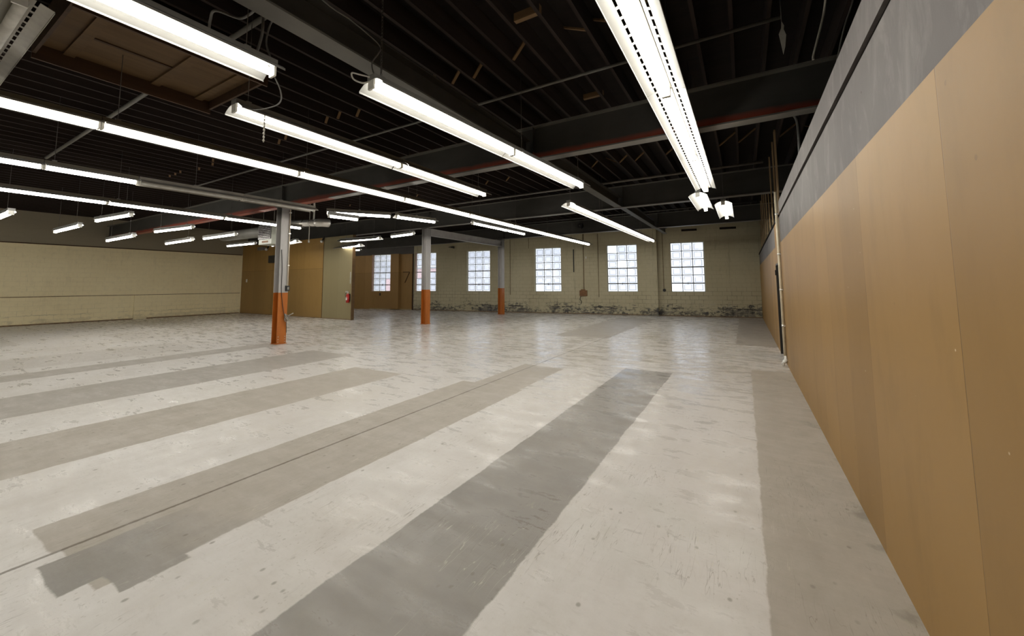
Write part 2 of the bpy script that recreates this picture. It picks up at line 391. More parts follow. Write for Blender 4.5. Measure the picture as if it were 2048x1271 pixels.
M['red'] = simple('extinguisher_red', (0.42, 0.02, 0.015), 0.3)
M['white'] = simple('white_plastic', (0.72, 0.71, 0.68), 0.4)
M['foil'] = simple('crumpled_white_wrap', (0.75, 0.74, 0.70), 0.3, 0.2, 0.1, 30)
M['sash'] = simple('steel_sash_paint', (0.10, 0.095, 0.085), 0.5)
M['sash_frame'] = simple('window_frame_paint', (0.42, 0.41, 0.33), 0.5)
M['jamb_pink'] = simple('bare_wood_jamb', (0.42, 0.27, 0.19), 0.6)
M['pane'] = pane_material('frosted_pane'); M['pane_clear'] = pane_material('clear_pane', True)
M['ground'] = simple('outside_pavement', (0.35, 0.35, 0.35), 0.9)
M['brick'] = simple('pink_brick', (0.62, 0.42, 0.40), 0.8, 0, 0.2, 8)
M['car_paint'] = simple('blue_car_paint', (0.05, 0.12, 0.28), 0.3)
M['tyre'] = simple('tyre_rubber', (0.02, 0.02, 0.02), 0.8)
M['scrap'] = simple('pale_scrap', (0.40, 0.38, 0.33), 0.7)
M['trim_dirty'] = simple('dirty_floor_edge', (0.20, 0.13, 0.07), 0.8, 0, 0.4, 10)
M['trim_pale'] = simple('pale_base_strip', (0.40, 0.33, 0.20), 0.6)

# ------------------------------------------------------------------ mesh helpers
def bm_box(bm, x0, x1, y0, y1, z0, z1, mat=0, M4=None):
    vs_ = [bm.verts.new((x, y, z)) for z in (z0, z1) for y in (y0, y1) for x in (x0, x1)]
    if M4 is not None:
        for v in vs_: v.co = M4 @ v.co
    fs = []
    for q in ((0, 2, 3, 1), (4, 5, 7, 6), (0, 1, 5, 4), (2, 6, 7, 3), (0, 4, 6, 2), (1, 3, 7, 5)):
        f = bm.faces.new([vs_[i] for i in q]); f.material_index = mat; fs.append(f)
    return fs

def bm_cyl(bm, p0, p1, r, seg=12, mat=0, r1=None, cap=True):
    p0, p1 = Vector(p0), Vector(p1); d = (p1-p0)
    q = d.to_track_quat('Z', 'Y'); r1 = r if r1 is None else r1
    A = [bm.verts.new(p0 + q @ Vector((r*cos(2*pi*i/seg), r*sin(2*pi*i/seg), 0))) for i in range(seg)]
    B = [bm.verts.new(p1 + q @ Vector((r1*cos(2*pi*i/seg), r1*sin(2*pi*i/seg), 0))) for i in range(seg)]
    for i in range(seg):
        f = bm.faces.new((A[i], A[(i+1) % seg], B[(i+1) % seg], B[i])); f.smooth = True; f.material_index = mat
    if cap:
        bm.faces.new(A[::-1]).material_index = mat; bm.faces.new(B).material_index = mat

def bm_path(bm, pts, r, seg=8, mat=0):
    pts = [Vector(p) for p in pts]; rings = []
    ref = Vector((0, 0, 1))
    for i, p in enumerate(pts):
        d = (pts[min(i+1, len(pts)-1)] - pts[max(i-1, 0)]).normalized()
        if abs(d.dot(ref)) > 0.95: ref = Vector((1, 0, 0)) if abs(d.x) < 0.9 else Vector((0, 1, 0))
        a = d.cross(ref).normalized(); b = d.cross(a).normalized()
        rr = r[i] if isinstance(r, (list, tuple)) else r
        rings.append([bm.verts.new(p + a*rr*cos(2*pi*k/seg) + b*rr*sin(2*pi*k/seg)) for k in range(seg)])
        ref = -b
        ref = a.cross(d)
    for A, B in zip(rings, rings[1:]):
        for k in range(seg):
            f = bm.faces.new((A[k], A[(k+1) % seg], B[(k+1) % seg], B[k])); f.smooth = True; f.material_index = mat
    bm.faces.new(rings[0][::-1]); bm.faces.new(rings[-1])

def smooth_pts(pts, n=8):
    P_ = [Vector(p) for p in pts]; P_ = [P_[0]] + P_ + [P_[-1]]; out = []
    for i in range(1, len(P_)-2):
        a, b, c, d = P_[i-1:i+3]
        for k in range(n):
            t = k/n
            out.append(0.5*((2*b) + (c-a)*t + (2*a-5*b+4*c-d)*t*t + (-a+3*b-3*c+d)*t**3))
    out.append(P_[-2])
    return out

def link(name, bm, mats, parent=None, mw=None, bevel=0.0, recalc=True):
    if recalc: bmesh.ops.recalc_face_normals(bm, faces=bm.faces)
    me = bpy.data.meshes.new(name); bm.to_mesh(me); bm.free()
    for m in (mats if isinstance(mats, (list, tuple)) else [mats]): me.materials.append(M[m] if isinstance(m, str) else m)
    o = bpy.data.objects.new(name, me); COL.objects.link(o)
    if parent is not None: o.parent = parent
    if mw is not None: o.matrix_basis = mw
    if bevel:
        md = o.modifiers.new('bevel', 'BEVEL'); md.width = bevel; md.segments = 2; md.limit_method = 'ANGLE'
    return o

def tag(o, label=None, cat=None, group=None, kind=None):
    if label: o['label'] = label
    if cat: o['category'] = cat
    if group: o['group'] = group
    if kind: o['kind'] = kind
    return o

def empty(name, loc=(0, 0, 0), mw=None):
    o = bpy.data.objects.new(name, None); COL.objects.link(o); o.empty_display_size = 0.2
    if mw is not None: o.matrix_basis = mw
    else: o.location = loc
    return o

def box_obj(name, b, mats, parent=None, mw=None, bevel=0.0):
    bm = bmesh.new(); bm_box(bm, *b); return link(name, bm, mats, parent, mw, bevel)

# ------------------------------------------------------------------ setting: floor, ceiling, walls
XR, XL, YB, CEIL = 0.65, -25.8, -7.0, 5.0
bm = bmesh.new(); bm_box(bm, -27.0, 4.2, YB-0.2, 22.6, -0.2, 0.0)
tag(link('floor', bm, 'floor'), kind='structure')

ceiling = tag(box_obj('ceiling', (-27.0, 4.2, YB-0.2, 22.6, CEIL, CEIL+0.15), 'deck'), kind='structure')
# joists
jx = [3.85-0.3845*i for i in range(77)]
joist0 = None
for k, x in enumerate(jx):
    if joist0 is None:
        joist0 = box_obj('joist', (-0.022, 0.022, YB, 22.4, 4.735, CEIL), 'joist', ceiling)
        j = joist0
    else:
        j = joist0.copy(); COL.objects.link(j); j.parent = ceiling
    j.location = (x, 0, 0)
# diagonal bridging between joists
def bridging(x0, x1, y, flip, dy=-0.12):
    bm = bmesh.new()
    za, zb = (4.755, 4.975) if flip else (4.975, 4.755)
    a = Vector((x0+0.022, y, za)); b = Vector((x1-0.022, y+dy, zb))
    d = (b-a); L = d.length; q = d.to_track_quat('X', 'Z').to_matrix().to_4x4()
    bm_box(bm, 0, L, -0.022, 0.022, -0.011, 0.011, 0, Matrix.Translation(a) @ q)
    return link('bridging_strip', bm, 'bridging', ceiling)
for y0, skip in ((4.62, ()), (10.1, ())):
    for k in range(6, 50):
        if random.random() < 0.12: continue
        bridging(jx[k+1], jx[k], y0+random.uniform(-0.1, 0.1), random.random() < 0.5)
for (xa, y) in ((-2.05, 3.9),):
    box_obj('bridging_block', (-2.235, -1.895, 3.86, 3.92, 4.74, 4.84), 'bridging', ceiling)
    box_obj('bridging_block', (-2.235, -1.895, 6.22, 6.28, 4.76, 4.84), 'bridging', ceiling)

# back wall and outer right wall (behind the camera, and beyond the board wall)
tag(box_obj('wall_back', (-27, 4.2, YB-0.2, YB, 0, CEIL), 'block_far'), kind='structure')
tag(box_obj('wall_right_outer', (4.0, 4.2, YB, 22.6, 0, CEIL), 'seam_dark'), kind='structure')
# left wall
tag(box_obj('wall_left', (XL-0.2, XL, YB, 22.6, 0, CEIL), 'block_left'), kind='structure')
bm = bmesh.new(); bm_box(bm, XL, XL+0.02, YB, 11.93, 1.17, 1.195); tag(link('trim_1', bm, 'trim_dirty'), kind='structure')
bm = bmesh.new(); bm_box(bm, XL, XL+0.035, YB, 11.93, 0.0, 0.05); tag(link('baseboard_left', bm, 'trim_dirty'), kind='structure')
bm = bmesh.new(); bm_box(bm, XL, XL+0.04, YB, 11.93, 3.41, 3.45); tag(link('trim_2', bm, 'plywood_edge'), kind='structure')
bm = bmesh.new(); bm_box(bm, XL, XL+0.05, 7.25, 7.75, 0.0, 1.17); tag(link('trim_3', bm, 'block_left'), kind='structure')

# right wall: tan sheets below, grey boards above, open studs further on
wr = empty('wall_right'); tag(wr, kind='structure')
DY0, DY1, DZ = 10.02, 10.95, 2.03
bm = bmesh.new()
bm_box(bm, XR, XR+0.12, YB, DY0, 0.0, 2.40)
bm_box(bm, XR, XR+0.12, DY1, 21.7, 0.0, 2.42)
bm_box(bm, XR, XR+0.12, DY0, DY1, DZ, 2.42)
bm_box(bm, XR+0.004, XR+0.118, 9.46, 10.95, 2.40, 2.95)
link('hardboard', bm, 'tan', wr)
bm = bmesh.new()
bm_box(bm, XR+0.006, XR+0.115, YB, 9.46, 2.40, 2.925)
bm_box(bm, XR+0.006, XR+0.115, YB, 9.40, 2.985, 3.22)
bm_box(bm, XR+0.006, XR+0.115, 10.95, 21.7, 2.42, 2.92)
link('grey_board', bm, 'grey_band', wr)
bm = bmesh.new()
bm_box(bm, XR+0.03, XR+0.11, YB, 9.46, 2.92, 2.99)
bm_box(bm, XR-0.012, XR+0.11, 9.4, 21.7, 2.92, 2.965)
link('top_plate', bm, 'seam_dark', wr)
for k, y in enumerate((9.50, 9.62, 10.32, 11.52, 12.74, 13.96, 15.18, 16.4, 17.6, 18.8)):
    x = XR+0.01
    bm = bmesh.new()
    bm_box(bm, x, x+0.028, y-0.02, y+0.02, 2.965, 4.735)
    if k not in (0,):
        bm_box(bm, x+0.0, x+0.03, y-0.026, y-0.018, 3.35+0.05*(k % 3), 3.75)
    link('stud', bm, 'stud', wr)

d1 = empty('door_1'); tag(d1, kind='structure')
box_obj('door_leaf', (XR+0.07, XR+0.11, DY0+0.03, DY1-0.03, 0.01, DZ-0.03), 'door_dark', d1)
bm = bmesh.new()
bm_box(bm, XR-0.012, XR+0.118, DY1-0.03, DY1+0.004, 0, DZ); bm_box(bm, XR-0.012, XR+0.118, DY0-0.004, DY0+0.03, 0, DZ)
bm_box(bm, XR-0.012, XR+0.118, DY0, DY1, DZ-0.03, DZ+0.004)
link('door_frame', bm, 'door_dark', d1)
box_obj('hinge', (XR-0.03, XR-0.012, DY1-0.05, DY1+0.01, 1.78, 1.90), 'black', d1)

# far wall: local x runs from the right corner to the left, local y into the hall, z up
A0 = Vector((0.66, 21.6, 0)); B0 = Vector((-18.3, 18.7, 0)); un = (B0-A0).normalized(); vn = Vector((0, 0, 1)).cross(un)
FW = Matrix(((un.x, vn.x, 0, A0.x), (un.y, vn.y, 0, A0.y), (0, 0, 1, 0), (0, 0, 0, 1)))
wins = [(2.31, 3.86), (5.45, 7.0), (9.5, 11.05), (13.86, 15.41), (17.62, 19.17), (21.1, 22.65), (24.15, 25.7)]
WZ0, WZ1, ZTOP = 1.18, 3.66, CEIL
def far_wall_seg(name, u0, u1, hs, mat):
    bm = bmesh.new(); u = u0
    for (a, b) in hs:
        bm_box(bm, u, a, -0.22, 0, 0, ZTOP)
        bm_box(bm, a, b, -0.22, 0, 0, WZ0); bm_box(bm, a, b, -0.22, 0, WZ1, ZTOP)
        u = b
    bm_box(bm, u, u1, -0.22, 0, 0, ZTOP)
    return link(name, bm, mat, None, FW)
tag(far_wall_seg('wall_far', -3.8, 19.3, wins[:5], 'block_far'), kind='structure')
tag(far_wall_seg('wall_far_dark', 19.3, 27.6, wins[5:], 'block_dark'), kind='structure')
# tan sheets lining the left bay of the far wall
bm = bmesh.new()
T = 3.62
for (a, b, z0, z1) in ((19.36, 20.3, 0.06, T), (20.95, 21.1, 0.06, T), (21.1, 22.65, 0.06, WZ0), (22.65, 24.15, 0.0, T), (24.15, 25.7, 0, WZ0), (25.7, 27, 0, T)):
    bm_box(bm, a, b, 0.0, 0.03, z0, z1)
tag(link('wall_far_panels', bm, 'tan_far', None, FW), kind='structure')
bm = bmesh.new(); bm_box(bm, 20.3, 20.95, 0.0, 0.26, 0.05, T+0.02); tag(link('trim_4', bm, 'tan_far', None, FW), kind='structure')
bm = bmesh.new(); bm_box(bm, 19.33, 19.38, 0.0, 0.05, 0.0, T); tag(link('trim_5', bm, 'plywood_edge', None, FW), kind='structure')
bm = bmesh.new(); bm_box(bm, 19.38, 22.8, 0.02, 0.05, 0.0, 0.06); tag(link('trim_6', bm, 'trim_pale', None, FW), kind='structure')
bm = bmesh.new(); bm_box(bm, 4.49, 5.0, 0.0, 0.24, 0.0, 4.9); tag(link('trim_7', bm, 'block_far', None, FW), kind='structure')
bm = bmesh.new(); bm_box(bm, -0.1, 19.3, 0.0, 0.03, 0.0, 0.035); tag(link('baseboard_far', bm, 'trim_dirty', None, FW), kind='structure')

# windows: steel sashes of three by six frosted panes
def window(i, u0, u1, clear=()):
    w = empty('window_%d' % i, mw=FW @ Matrix.Translation((u0, 0, 0))); tag(w, kind='structure')
    W = u1-u0; H0, H1 = WZ0, WZ1; yd = -0.13
    bm = bmesh.new(); t = 0.035
    bm_box(bm, 0, t, yd-0.03, yd+0.03, H0, H1); bm_box(bm, W-t, W, yd-0.03, yd+0.03, H0, H1)
    bm_box(bm, t, W-t, yd-0.03, yd+0.03, H0, H0+t); bm_box(bm, t, W-t, yd-0.03, yd+0.03, H1-t, H1)
    bm_box(bm, -0.0, W, yd+0.03, -0.005, H0, H0+0.02)
    link('window_frame', bm, 'sash_frame', w)
    if i in (5, 6):
        bm = bmesh.new(); bm_box(bm, W-0.03, W+0.05 if i == 6 else W, yd+0.03, 0.035, H0, H1)
        link('window_jamb', bm, 'jamb_pink', w)
    bm = bmesh.new()
    cw = (W-2*t)/3; ch = (H1-H0-2*t)/6
    for k in (1, 2): bm_box(bm, t+cw*k-0.015, t+cw*k+0.015, yd-0.012, yd+0.012, H0+t, H1-t)
    for k in range(1, 6):
        th = 0.026 if k in (1, 3) else 0.014
        bm_box(bm, t, W-t, yd-0.013, yd+0.018, H0+t+ch*k-th, H0+t+ch*k+th)
    bm_box(bm, W/2-0.012, W/2+0.012, yd+0.015, yd+0.05, H0+t+ch-0.05, H0+t+ch+0.04)
    link('glazing_bars', bm, 'sash', w)
    bm = bmesh.new(); uvl = bm.loops.layers.uv.new('UVMap')
    for cx in range(3):
        for cz in range(6):
            x0, x1 = t+cw*cx, t+cw*(cx+1); z0, z1 = H0+t+ch*cz, H0+t+ch*(cz+1)
            fs = bm_box(bm, x0+0.004, x1-0.004, yd-0.004, yd, z0+0.004, z1-0.004, 1 if (cx, cz) in clear else 0)
            for f in fs:
                for l in f.loops: l[uvl].uv = ((l.vert.co.x-x0)/cw, (l.vert.co.z-z0)/ch)
    # keep only the room-side sheet of every pane (a single scattering layer)
    bm.normal_update()
    bmesh.ops.delete(bm, geom=[f for f in bm.faces if abs(f.normal.y) < 0.5], context='FACES')
    rem = [f for f in bm.faces if f.calc_center_median().y < yd-0.002]
    bmesh.ops.delete(bm, geom=rem, context='FACES')
    link('panes', bm, ['pane', 'pane_clear'], w, recalc=False)
window(1, *wins[0], clear=((2, 0),)); window(2, *wins[1], clear=((2, 5), (1, 3))); window(3, *wins[2], clear=((2, 0),)); window(4, *wins[3])
window(5, *wins[4], clear=((2, 2), (2, 3), (0, 3))); window(6, *wins[5], clear=((0, 0), (0, 1))); window(7, *wins[6])

# partition of brown board, its right end sheet olive
bm = bmesh.new(); bm_box(bm, XL, -17.95, 12.0, 12.12, 0, 3.97); bm_box(bm, -17.95, -15.75, 12.0, 12.12, 0, 3.97, 1); bm_box(bm, -15.75, -15.71, 11.985, 12.13, 0, 3.97, 2)
bm_box(bm, -17.965, -17.935, 11.985, 12.0, 0, 3.97, 2)
tag(link('wall_partition', bm, ['tan_part', 'tan_green', 'plywood']), kind='structure')
tag(box_obj('baseboard_partition', (XL, -15.75, 11.98, 12.0, 0, 0.03), 'trim_dirty'), kind='structure')
# return wall that closes the hidden store behind the partition
# ------------------------------------------------------------------ steel frame
def ibeam_x(name, x0, x1, y, z0, z1, label, web='beam', flange='flange', group=None, redleft=False):
    e = empty(name, (0, y, z0)); tag(e, label, 'beam', group)
    h = z1-z0; w = 0.10; t = 0.022
    box_obj('web', (x0, x1, -0.008, 0.008, t, h-t), web, e)
    if redleft:
        box_obj('bottom_flange', (-9.0, x1, -w, w, 0, t), flange, e); box_obj('bottom_flange', (x0, -9.0, -w, w, 0, t), 'flange_red', e)
    else:
        box_obj('bottom_flange', (x0, x1, -w, w, 0, t), flange, e)
    box_obj('top_flange', (x0, x1, -w, w, h-t, h), 'girder_dim', e)
    for x in (-3.16, -11.16):
        box_obj('stiffener', (x, x+0.01, -w+0.005, w-0.005, t, h-t), web, e)
    return e
ibeam_x('steel_beam', XL, 3.9, 6.2, 3.82, 4.44, 'dark steel cross beam with a red painted lower edge, nearest of the cross beams', 'beam_red', 'flange', None, True)
ibeam_x('steel_beam', XL, 3.9, 12.25, 3.97, 4.66, 'dark grey steel cross beam over the middle column and the partition')
ibeam_x('steel_beam', XL, 3.9, 18.1, 4.05, 4.71, 'grey steel cross beam closest to the windows')
# low dark rail near the top of the left wall
def ibeam_y(name, x, y0, y1, z0, z1, label, flange, web, w=0.09):
    e = empty(name, (x, 0, z0)); tag(e, label, 'beam')
    h = z1-z0; t = 0.02
    box_obj('web', (-0.008, 0.008, y0, y1, t, h-t), web, e)
    box_obj('bottom_flange', (-w, w, y0, y1, 0, t), flange, e)
    box_obj('top_flange', (-w, w, y0, y1, h-t, h), web, e)
    return e
ibeam_y('steel_girder', -3.3, YB, 6.10, 3.87, 4.18, 'grey lengthwise girder above the nearest hanging lights, camera side of the red beam', 'girder_dim', 'beam', 0.11)
ibeam_y('steel_girder', -3.3, 6.30, 12.15, 3.99, 4.30, 'grey lengthwise girder between the red beam and the middle cross beam', 'girder_dim', 'beam', 0.11)
ibeam_y('steel_girder', -3.3, 12.36, 17.98, 4.05, 4.34, 'grey lengthwise girder above the row before the windows', 'girder_dim', 'beam', 0.09)
ibeam_y('steel_girder', -3.3, 18.22, 20.7, 4.08, 4.36, 'short grey girder stub near the window wall', 'girder_dim', 'beam', 0.09)
ibeam_y('steel_girder', -11.35, 12.42, 18.02, 3.66, 3.96, 'pale lilac grey girder joining the middle and the far column', 'girder', 'girder', 0.09)

def column(x, y, top, label, bolts=True):
    e = empty('steel_column', (x, y, 0)); tag(e, label, 'column')
    w = 0.13; t = 0.014
    bm = bmesh.new()
    pr = [(-w, -w), (-w+t, -w), (-w+t, -0.008), (w-t, -0.008), (w-t, -w), (w, -w), (w, w), (w-t, w), (w-t, 0.008), (-w+t, 0.008), (-w+t, w), (-w, w)]
    va = [bm.verts.new((px, py, 0)) for px, py in pr]; vb = [bm.verts.new((px, py, top-0.02)) for px, py in pr]
    bm.faces.new(va[::-1]); bm.faces.new(vb)
    for i in range(12): bm.faces.new((va[i], va[(i+1) % 12], vb[(i+1) % 12], vb[i]))
    link('post', bm, 'column', e, None, 0.002)
    box_obj('base_plate', (-w-0.02, w+0.02, -w-0.02, w+0.02, 0.0, 0.012), 'column', e)
    box_obj('cap_plate', (-w-0.03, w+0.03, -w-0.03, w+0.03, top-0.02, top), 'beam', e)
    if bolts:
        for z in (0.06, 0.13, 0.20):
            for a in (-0.09, 0.09):
                bm = bmesh.new(); bm_cyl(bm, (w, a, z), (w+0.006, a, z), 0.012, 8); link('bolt', bm, 'galv', e)
    return e
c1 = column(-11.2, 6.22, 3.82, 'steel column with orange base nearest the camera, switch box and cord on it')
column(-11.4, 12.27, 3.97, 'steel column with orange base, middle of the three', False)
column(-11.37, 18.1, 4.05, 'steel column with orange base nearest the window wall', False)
# conduit, switch box and cord fixed on the first column
e = empty('column_switch', (-11.07, 6.31, 1.45)); tag(e, 'black switch box on a pale conduit up the nearest column', 'switch')
bm = bmesh.new(); bm_box(bm, 0.0, 0.07, -0.045, 0.045, 0.0, 0.15); link('switch_box', bm, 'black', e, None, 0.006)
bm = bmesh.new(); bm_box(bm, 0.07, 0.074, -0.02, 0.02, 0.04, 0.11); bm_box(bm, 0.074, 0.09, -0.006, 0.006, 0.07, 0.09); link('toggle', bm, 'enamel_dull', e)
bm = bmesh.new(); bm_cyl(bm, (0.03, 0.0, 0.15), (0.03, 0.0, 2.30), 0.014, 10); link('conduit', bm, 'conduit_pale', e)
for z in (0.7, 1.6, 2.2): box_obj('strap', (-0.0, 0.047, -0.03, 0.03, z, z+0.03), 'galv', e)
bm = bmesh.new()
bm_path(bm, smooth_pts([(-11.06, 6.12, 2.6), (-11.05, 6.15, 2.1), (-11.055, 6.16, 1.5), (-11.05, 6.20, 1.1), (-11.04, 6.26, 0.78), (-11.03, 6.30, 0.66), (-11.04, 6.33, 0.45), (-11.045, 6.335, 0.3)]), 0.008)
tag(link('power_cord', bm, 'black'), 'dark cord running down the nearest column', 'cord')
e = empty('cord_bundle', (-11.0, 6.30, 0.70)); tag(e, 'grey tangle of cord tied on the orange part of the nearest column', 'cord')
bm = bmesh.new()
for k in range(4):
    ph = k*0.8
    bm_path(bm, smooth_pts([(0.03*cos(t*1.05+ph), 0.05*sin(t*1.05+ph), 0.09*cos(t*1.05+ph*2)+0.01*k) for t in range(6)]), 0.009)
bm_path(bm, smooth_pts([(0, 0.03, 0.05), (0.03, 0.10, 0.10), (0.04, 0.16, 0.13)]), 0.014)
link('cord_loops', bm, 'enamel_dull', e)

# thin conduits and rods crossing under the joists
def rod(y, x0, x1, z, r, label, mat='pipe'):
    bm = bmesh.new(); bm_cyl(bm, (x0, y, z), (x1, y, z), r, 8)
    return tag(link('ceiling_conduit', bm, mat), label, 'conduit')
rod(2.2, -14.0, -3.62, 4.62, 0.030, 'dark thin conduit under the joists beside the plywood hatch', 'girder_dim')
rod(5.25, -15.0, 0.5, 4.64, 0.022, 'dark thin conduit crossing just before the red beam', 'girder_dim')
rod(11.6, -16, 0.55, 4.66, 0.035, 'grey pipe running just before the middle cross beam', 'flange')
rod(17.2, -10, 0.55, 4.66, 0.03, 'grey pipe running just before the cross beam closest to the windows', 'pipe')

# ------------------------------------------------------------------ light fixtures
ZF = 3.56
def chain_mesh(h, links=True):
    bm = bmesh.new()
    if not links:
        bm_cyl(bm, (0, 0, 0), (0, 0, h), 0.004, 6); return bm
    n = int(h/0.034)
    for i in range(n):
        z = h*(i+0.5)/n; flat = i % 2
        pts = []
        for k in range(8):
            a = 2*pi*k/8; u, v = 0.010*cos(a), 0.024*sin(a)
            pts.append(Vector((u, 0, z+v)) if flat else Vector((0, u, z+v)))
        for k in range(8):
            bm_cyl(bm, pts[k], pts[(k+1) % 8], 0.0032, 5, cap=False)
    return bm

def fixture_meshes(kind, L):
    """returns list of (part name, mesh, material list)"""
    out = []
    def done(name, bm, mats):
        bmesh.ops.recalc_face_normals(bm, faces=bm.faces)
        me = bpy.data.meshes.new(name); bm.to_mesh(me); bm.free()
        for m in mats: me.materials.append(M[m])
        out.append((name, me))
    h = L/2 - 0.004
    dull = kind.endswith('off')
    k0 = kind.replace('_off', '')
    RW = {'slotted': 0.19, 'plain': 0.185, 'strip': 0.07}[k0]
    bm = bmesh.new(); bm_box(bm, -h, h, -0.055, 0.055, 0.033 if k0 != 'slotted' else 0.024, 0.085)
    done('channel', bm, ['channel' if k0 == 'slotted' else ('enamel_dull' if dull else 'enamel')])
    # reflector
    bm = bmesh.new(); th = 0.002
    for s in (-1, 1):
        if s == 1:
            bm.faces.new([bm.verts.new(v) for v in ((-h, -0.055, 0.032), (h, -0.055, 0.032), (h, 0.055, 0.032), (-h, 0.055, 0.032))])
        prof = {'slotted': [(0.055, 0.032), (0.088, 0.024), (0.108, 0.018), (RW, -0.012), (RW, -0.03)],
                'plain': [(0.055, 0.032), (0.10, 0.020), (0.145, -0.004), (RW, -0.034), (RW, -0.052)],
                'strip': [(0.055, 0.032), (RW, 0.015), (RW+0.005, 0.0)]}[k0]
        n = max(2, int(L/0.122))
        for a, (p, q) in enumerate(zip(prof, prof[1:])):
            if k0 == 'slotted' and a == 1:
                for i in range(n):
                    x0 = -h+2*h*i/n; x1 = x0 + 2*h/n*0.26
                    for (ya, za), (yb, zb) in ((p, q),):
                        vsx = [bm.verts.new(v) for v in ((x0, s*ya, za), (x1, s*ya, za), (x1, s*yb, zb), (x0, s*yb, zb))]
                        bm.faces.new(vsx)
            else:
                vsx = [bm.verts.new(v) for v in ((-h, s*p[0], p[1]), (h, s*p[0], p[1]), (h, s*q[0], q[1]), (-h, s*q[0], q[1]))]
                bm.faces.new(vsx)
    bmesh.ops.remove_doubles(bm, verts=bm.verts, dist=1e-4)
    bmesh.ops.recalc_face_normals(bm, faces=bm.faces)
    g = bmesh.ops.solidify(bm, geom=bm.faces[:], thickness=0.003)
    done('reflector', bm, ['enamel_dull' if dull else 'enamel'])
    # sockets
    for s in (-1, 1):
        bm = bmesh.new()
        x = s*(h-0.012); bm_box(bm, x-0.01, x+0.01, -0.04, 0.045, -0.062, 0.032)
        done('lampholder', bm, ['socket'])
    # tube
    R = {'slotted': 0.038, 'plain': 0.030, 'strip': 0.032}[k0]; ty = 0.018 if k0 == 'slotted' else 0.0
    bm = bmesh.new(); bm_cyl(bm, (-h+0.022, ty, -0.026), (h-0.022, ty, -0.026), R, 16)
    done('tube', bm, ['tube_off' if dull else 'tube'])
    return out
_fx = {}
def fixture(p0, p1, kind, label, group, z=ZF, z1=None, lit=True, chains=(0.08, 0.92), real_chain=False, L=None, ztop=5.0):
    z1 = z if z1 is None else z1
    a = Vector((p0[0], p0[1], z)); b = Vector((p1[0], p1[1], z1)); d = b-a; L = d.length
    key = (kind, round(L, 2))
    if key not in _fx: _fx[key] = fixture_meshes(kind, round(L, 2))
    q = d.to_track_quat('X', 'Z').to_matrix().to_4x4()
    # keep the reflector opening straight down
    mid = (a+b)/2
    e = empty('fluorescent_light', mw=Matrix.Translation(mid) @ q); tag(e, label, 'light', group)
    for nm, me in _fx[key]:
        o = bpy.data.objects.new(nm, me); COL.objects.link(o); o.parent = e
    for f in chains:
        x = (f-0.5)*L; hgt = ztop - (mid.z+0.085)
        bm = chain_mesh(hgt, real_chain)
        c = link('hanging_chain', bm, 'chain', e, Matrix.Translation((x, 0.0, 0.085)), recalc=False)
        bm = bmesh.new(); bm_box(bm, x-0.025, x+0.025, -0.03, 0.03, 0.08, 0.11); link('hanger_clip', bm, 'enamel', e)
    return e
def lerp(p, q, t): return (p[0]+(q[0]-p[0])*t, p[1]+(q[1]-p[1])*t)
def row(P0, P1, ts, kind, labels, group, z=ZF, **kw):
    for (t0, t1), lab in zip(ts, labels):
        fixture(lerp(P0, P1, t0), lerp(P0, P1, t1), kind, lab, group, z, **kw)
def cuts(Y0, Y1, ys): return [((a-Y0)/(Y1-Y0), (b-Y0)/(Y1-Y0)) for a, b in zip(ys, ys[1:])]
# right row with slotted reflectors
GR, GP, GL, GH, GLL = 'slotted lights in the right row', 'plain hanging lights', 'lights in the longest row', 'lights of the half lit row', 'lights of the left long row'
row((-0.60, -0.74), (-0.60, 9.0), cuts(-0.74, 9.0, [-0.74, 1.70, 4.14, 6.57, 9.0]), 'slotted', [
    'slotted tube light overhead in the right row, mostly above the picture',
    'big slotted tube light cut by the top edge, nearest in the right row',
    'slotted tube light in the right row, second one whole in the picture',
    'slotted tube light in the right row, last before the two short ones'], GR)
fixture((-0.78, 9.2), (-0.77, 11.2), 'plain', 'short tube light just past the right row, left of the farthest one', GR, 3.52)
fixture((-0.35, 10.5), (-0.35, 12.9), 'plain', 'tube light closest to the open studs, farthest of the right row', GR, 3.52)
fixture((-3.66, -3.02), (-3.64, -0.58), 'plain', 'tube light overhead behind the one beside the plywood hatch', GP, chains=(0.5,))
fixture((-3.64, -0.57), (-3.62, 1.87), 'plain', 'bright tube light cut by the top edge, beside the plywood hatch', GP, chains=(0.9,))
L2a, L2b = (-3.04, 2.46), (-2.70, 7.33)
fixture(L2a, lerp(L2a, L2b, 0.5), 'plain', 'tube light with a white cable loop at its near end, hung on a chain', GP, real_chain=True, chains=(0.05,))
fixture(lerp(L2a, L2b, 0.5), L2b, 'plain', 'tube light continuing the chain hung one with the cable loop', GP, chains=(0.1, 0.93))
fixture((-4.74, 2.03), (-4.75, 4.47), 'plain', 'tube light with a pull chain dangling from its near end', GP, chains=(0.06,))
fixture((-4.75, 4.48), (-4.76, 6.92), 'plain', 'tube light continuing the one with the pull chain', GP, chains=(0.9,))
row((-6.66, -3.44), (-6.50, 18.5), cuts(-3.44, 18.5, [-3.44, -1.0, 1.44, 3.88, 6.33, 8.77, 11.2, 13.64, 16.08, 18.5]), 'slotted', [
    'overhead tube light of the longest row, two before the visible ones', 
    'tube light of the longest row touching the left edge of the picture',
    'tube light of the longest row passing below the plywood hatch',
    'tube light of the longest row passing below the pull chain light',
    'tube light of the longest row passing before the red beam',
    'tube light of the longest row, just before the middle column top',
    'tube light of the longest row above the bare tubes',
    'second last tube light of the longest row, toward the windows',
    'last tube light of the longest row, ending near the third window'], GL, chains=(0.06,))
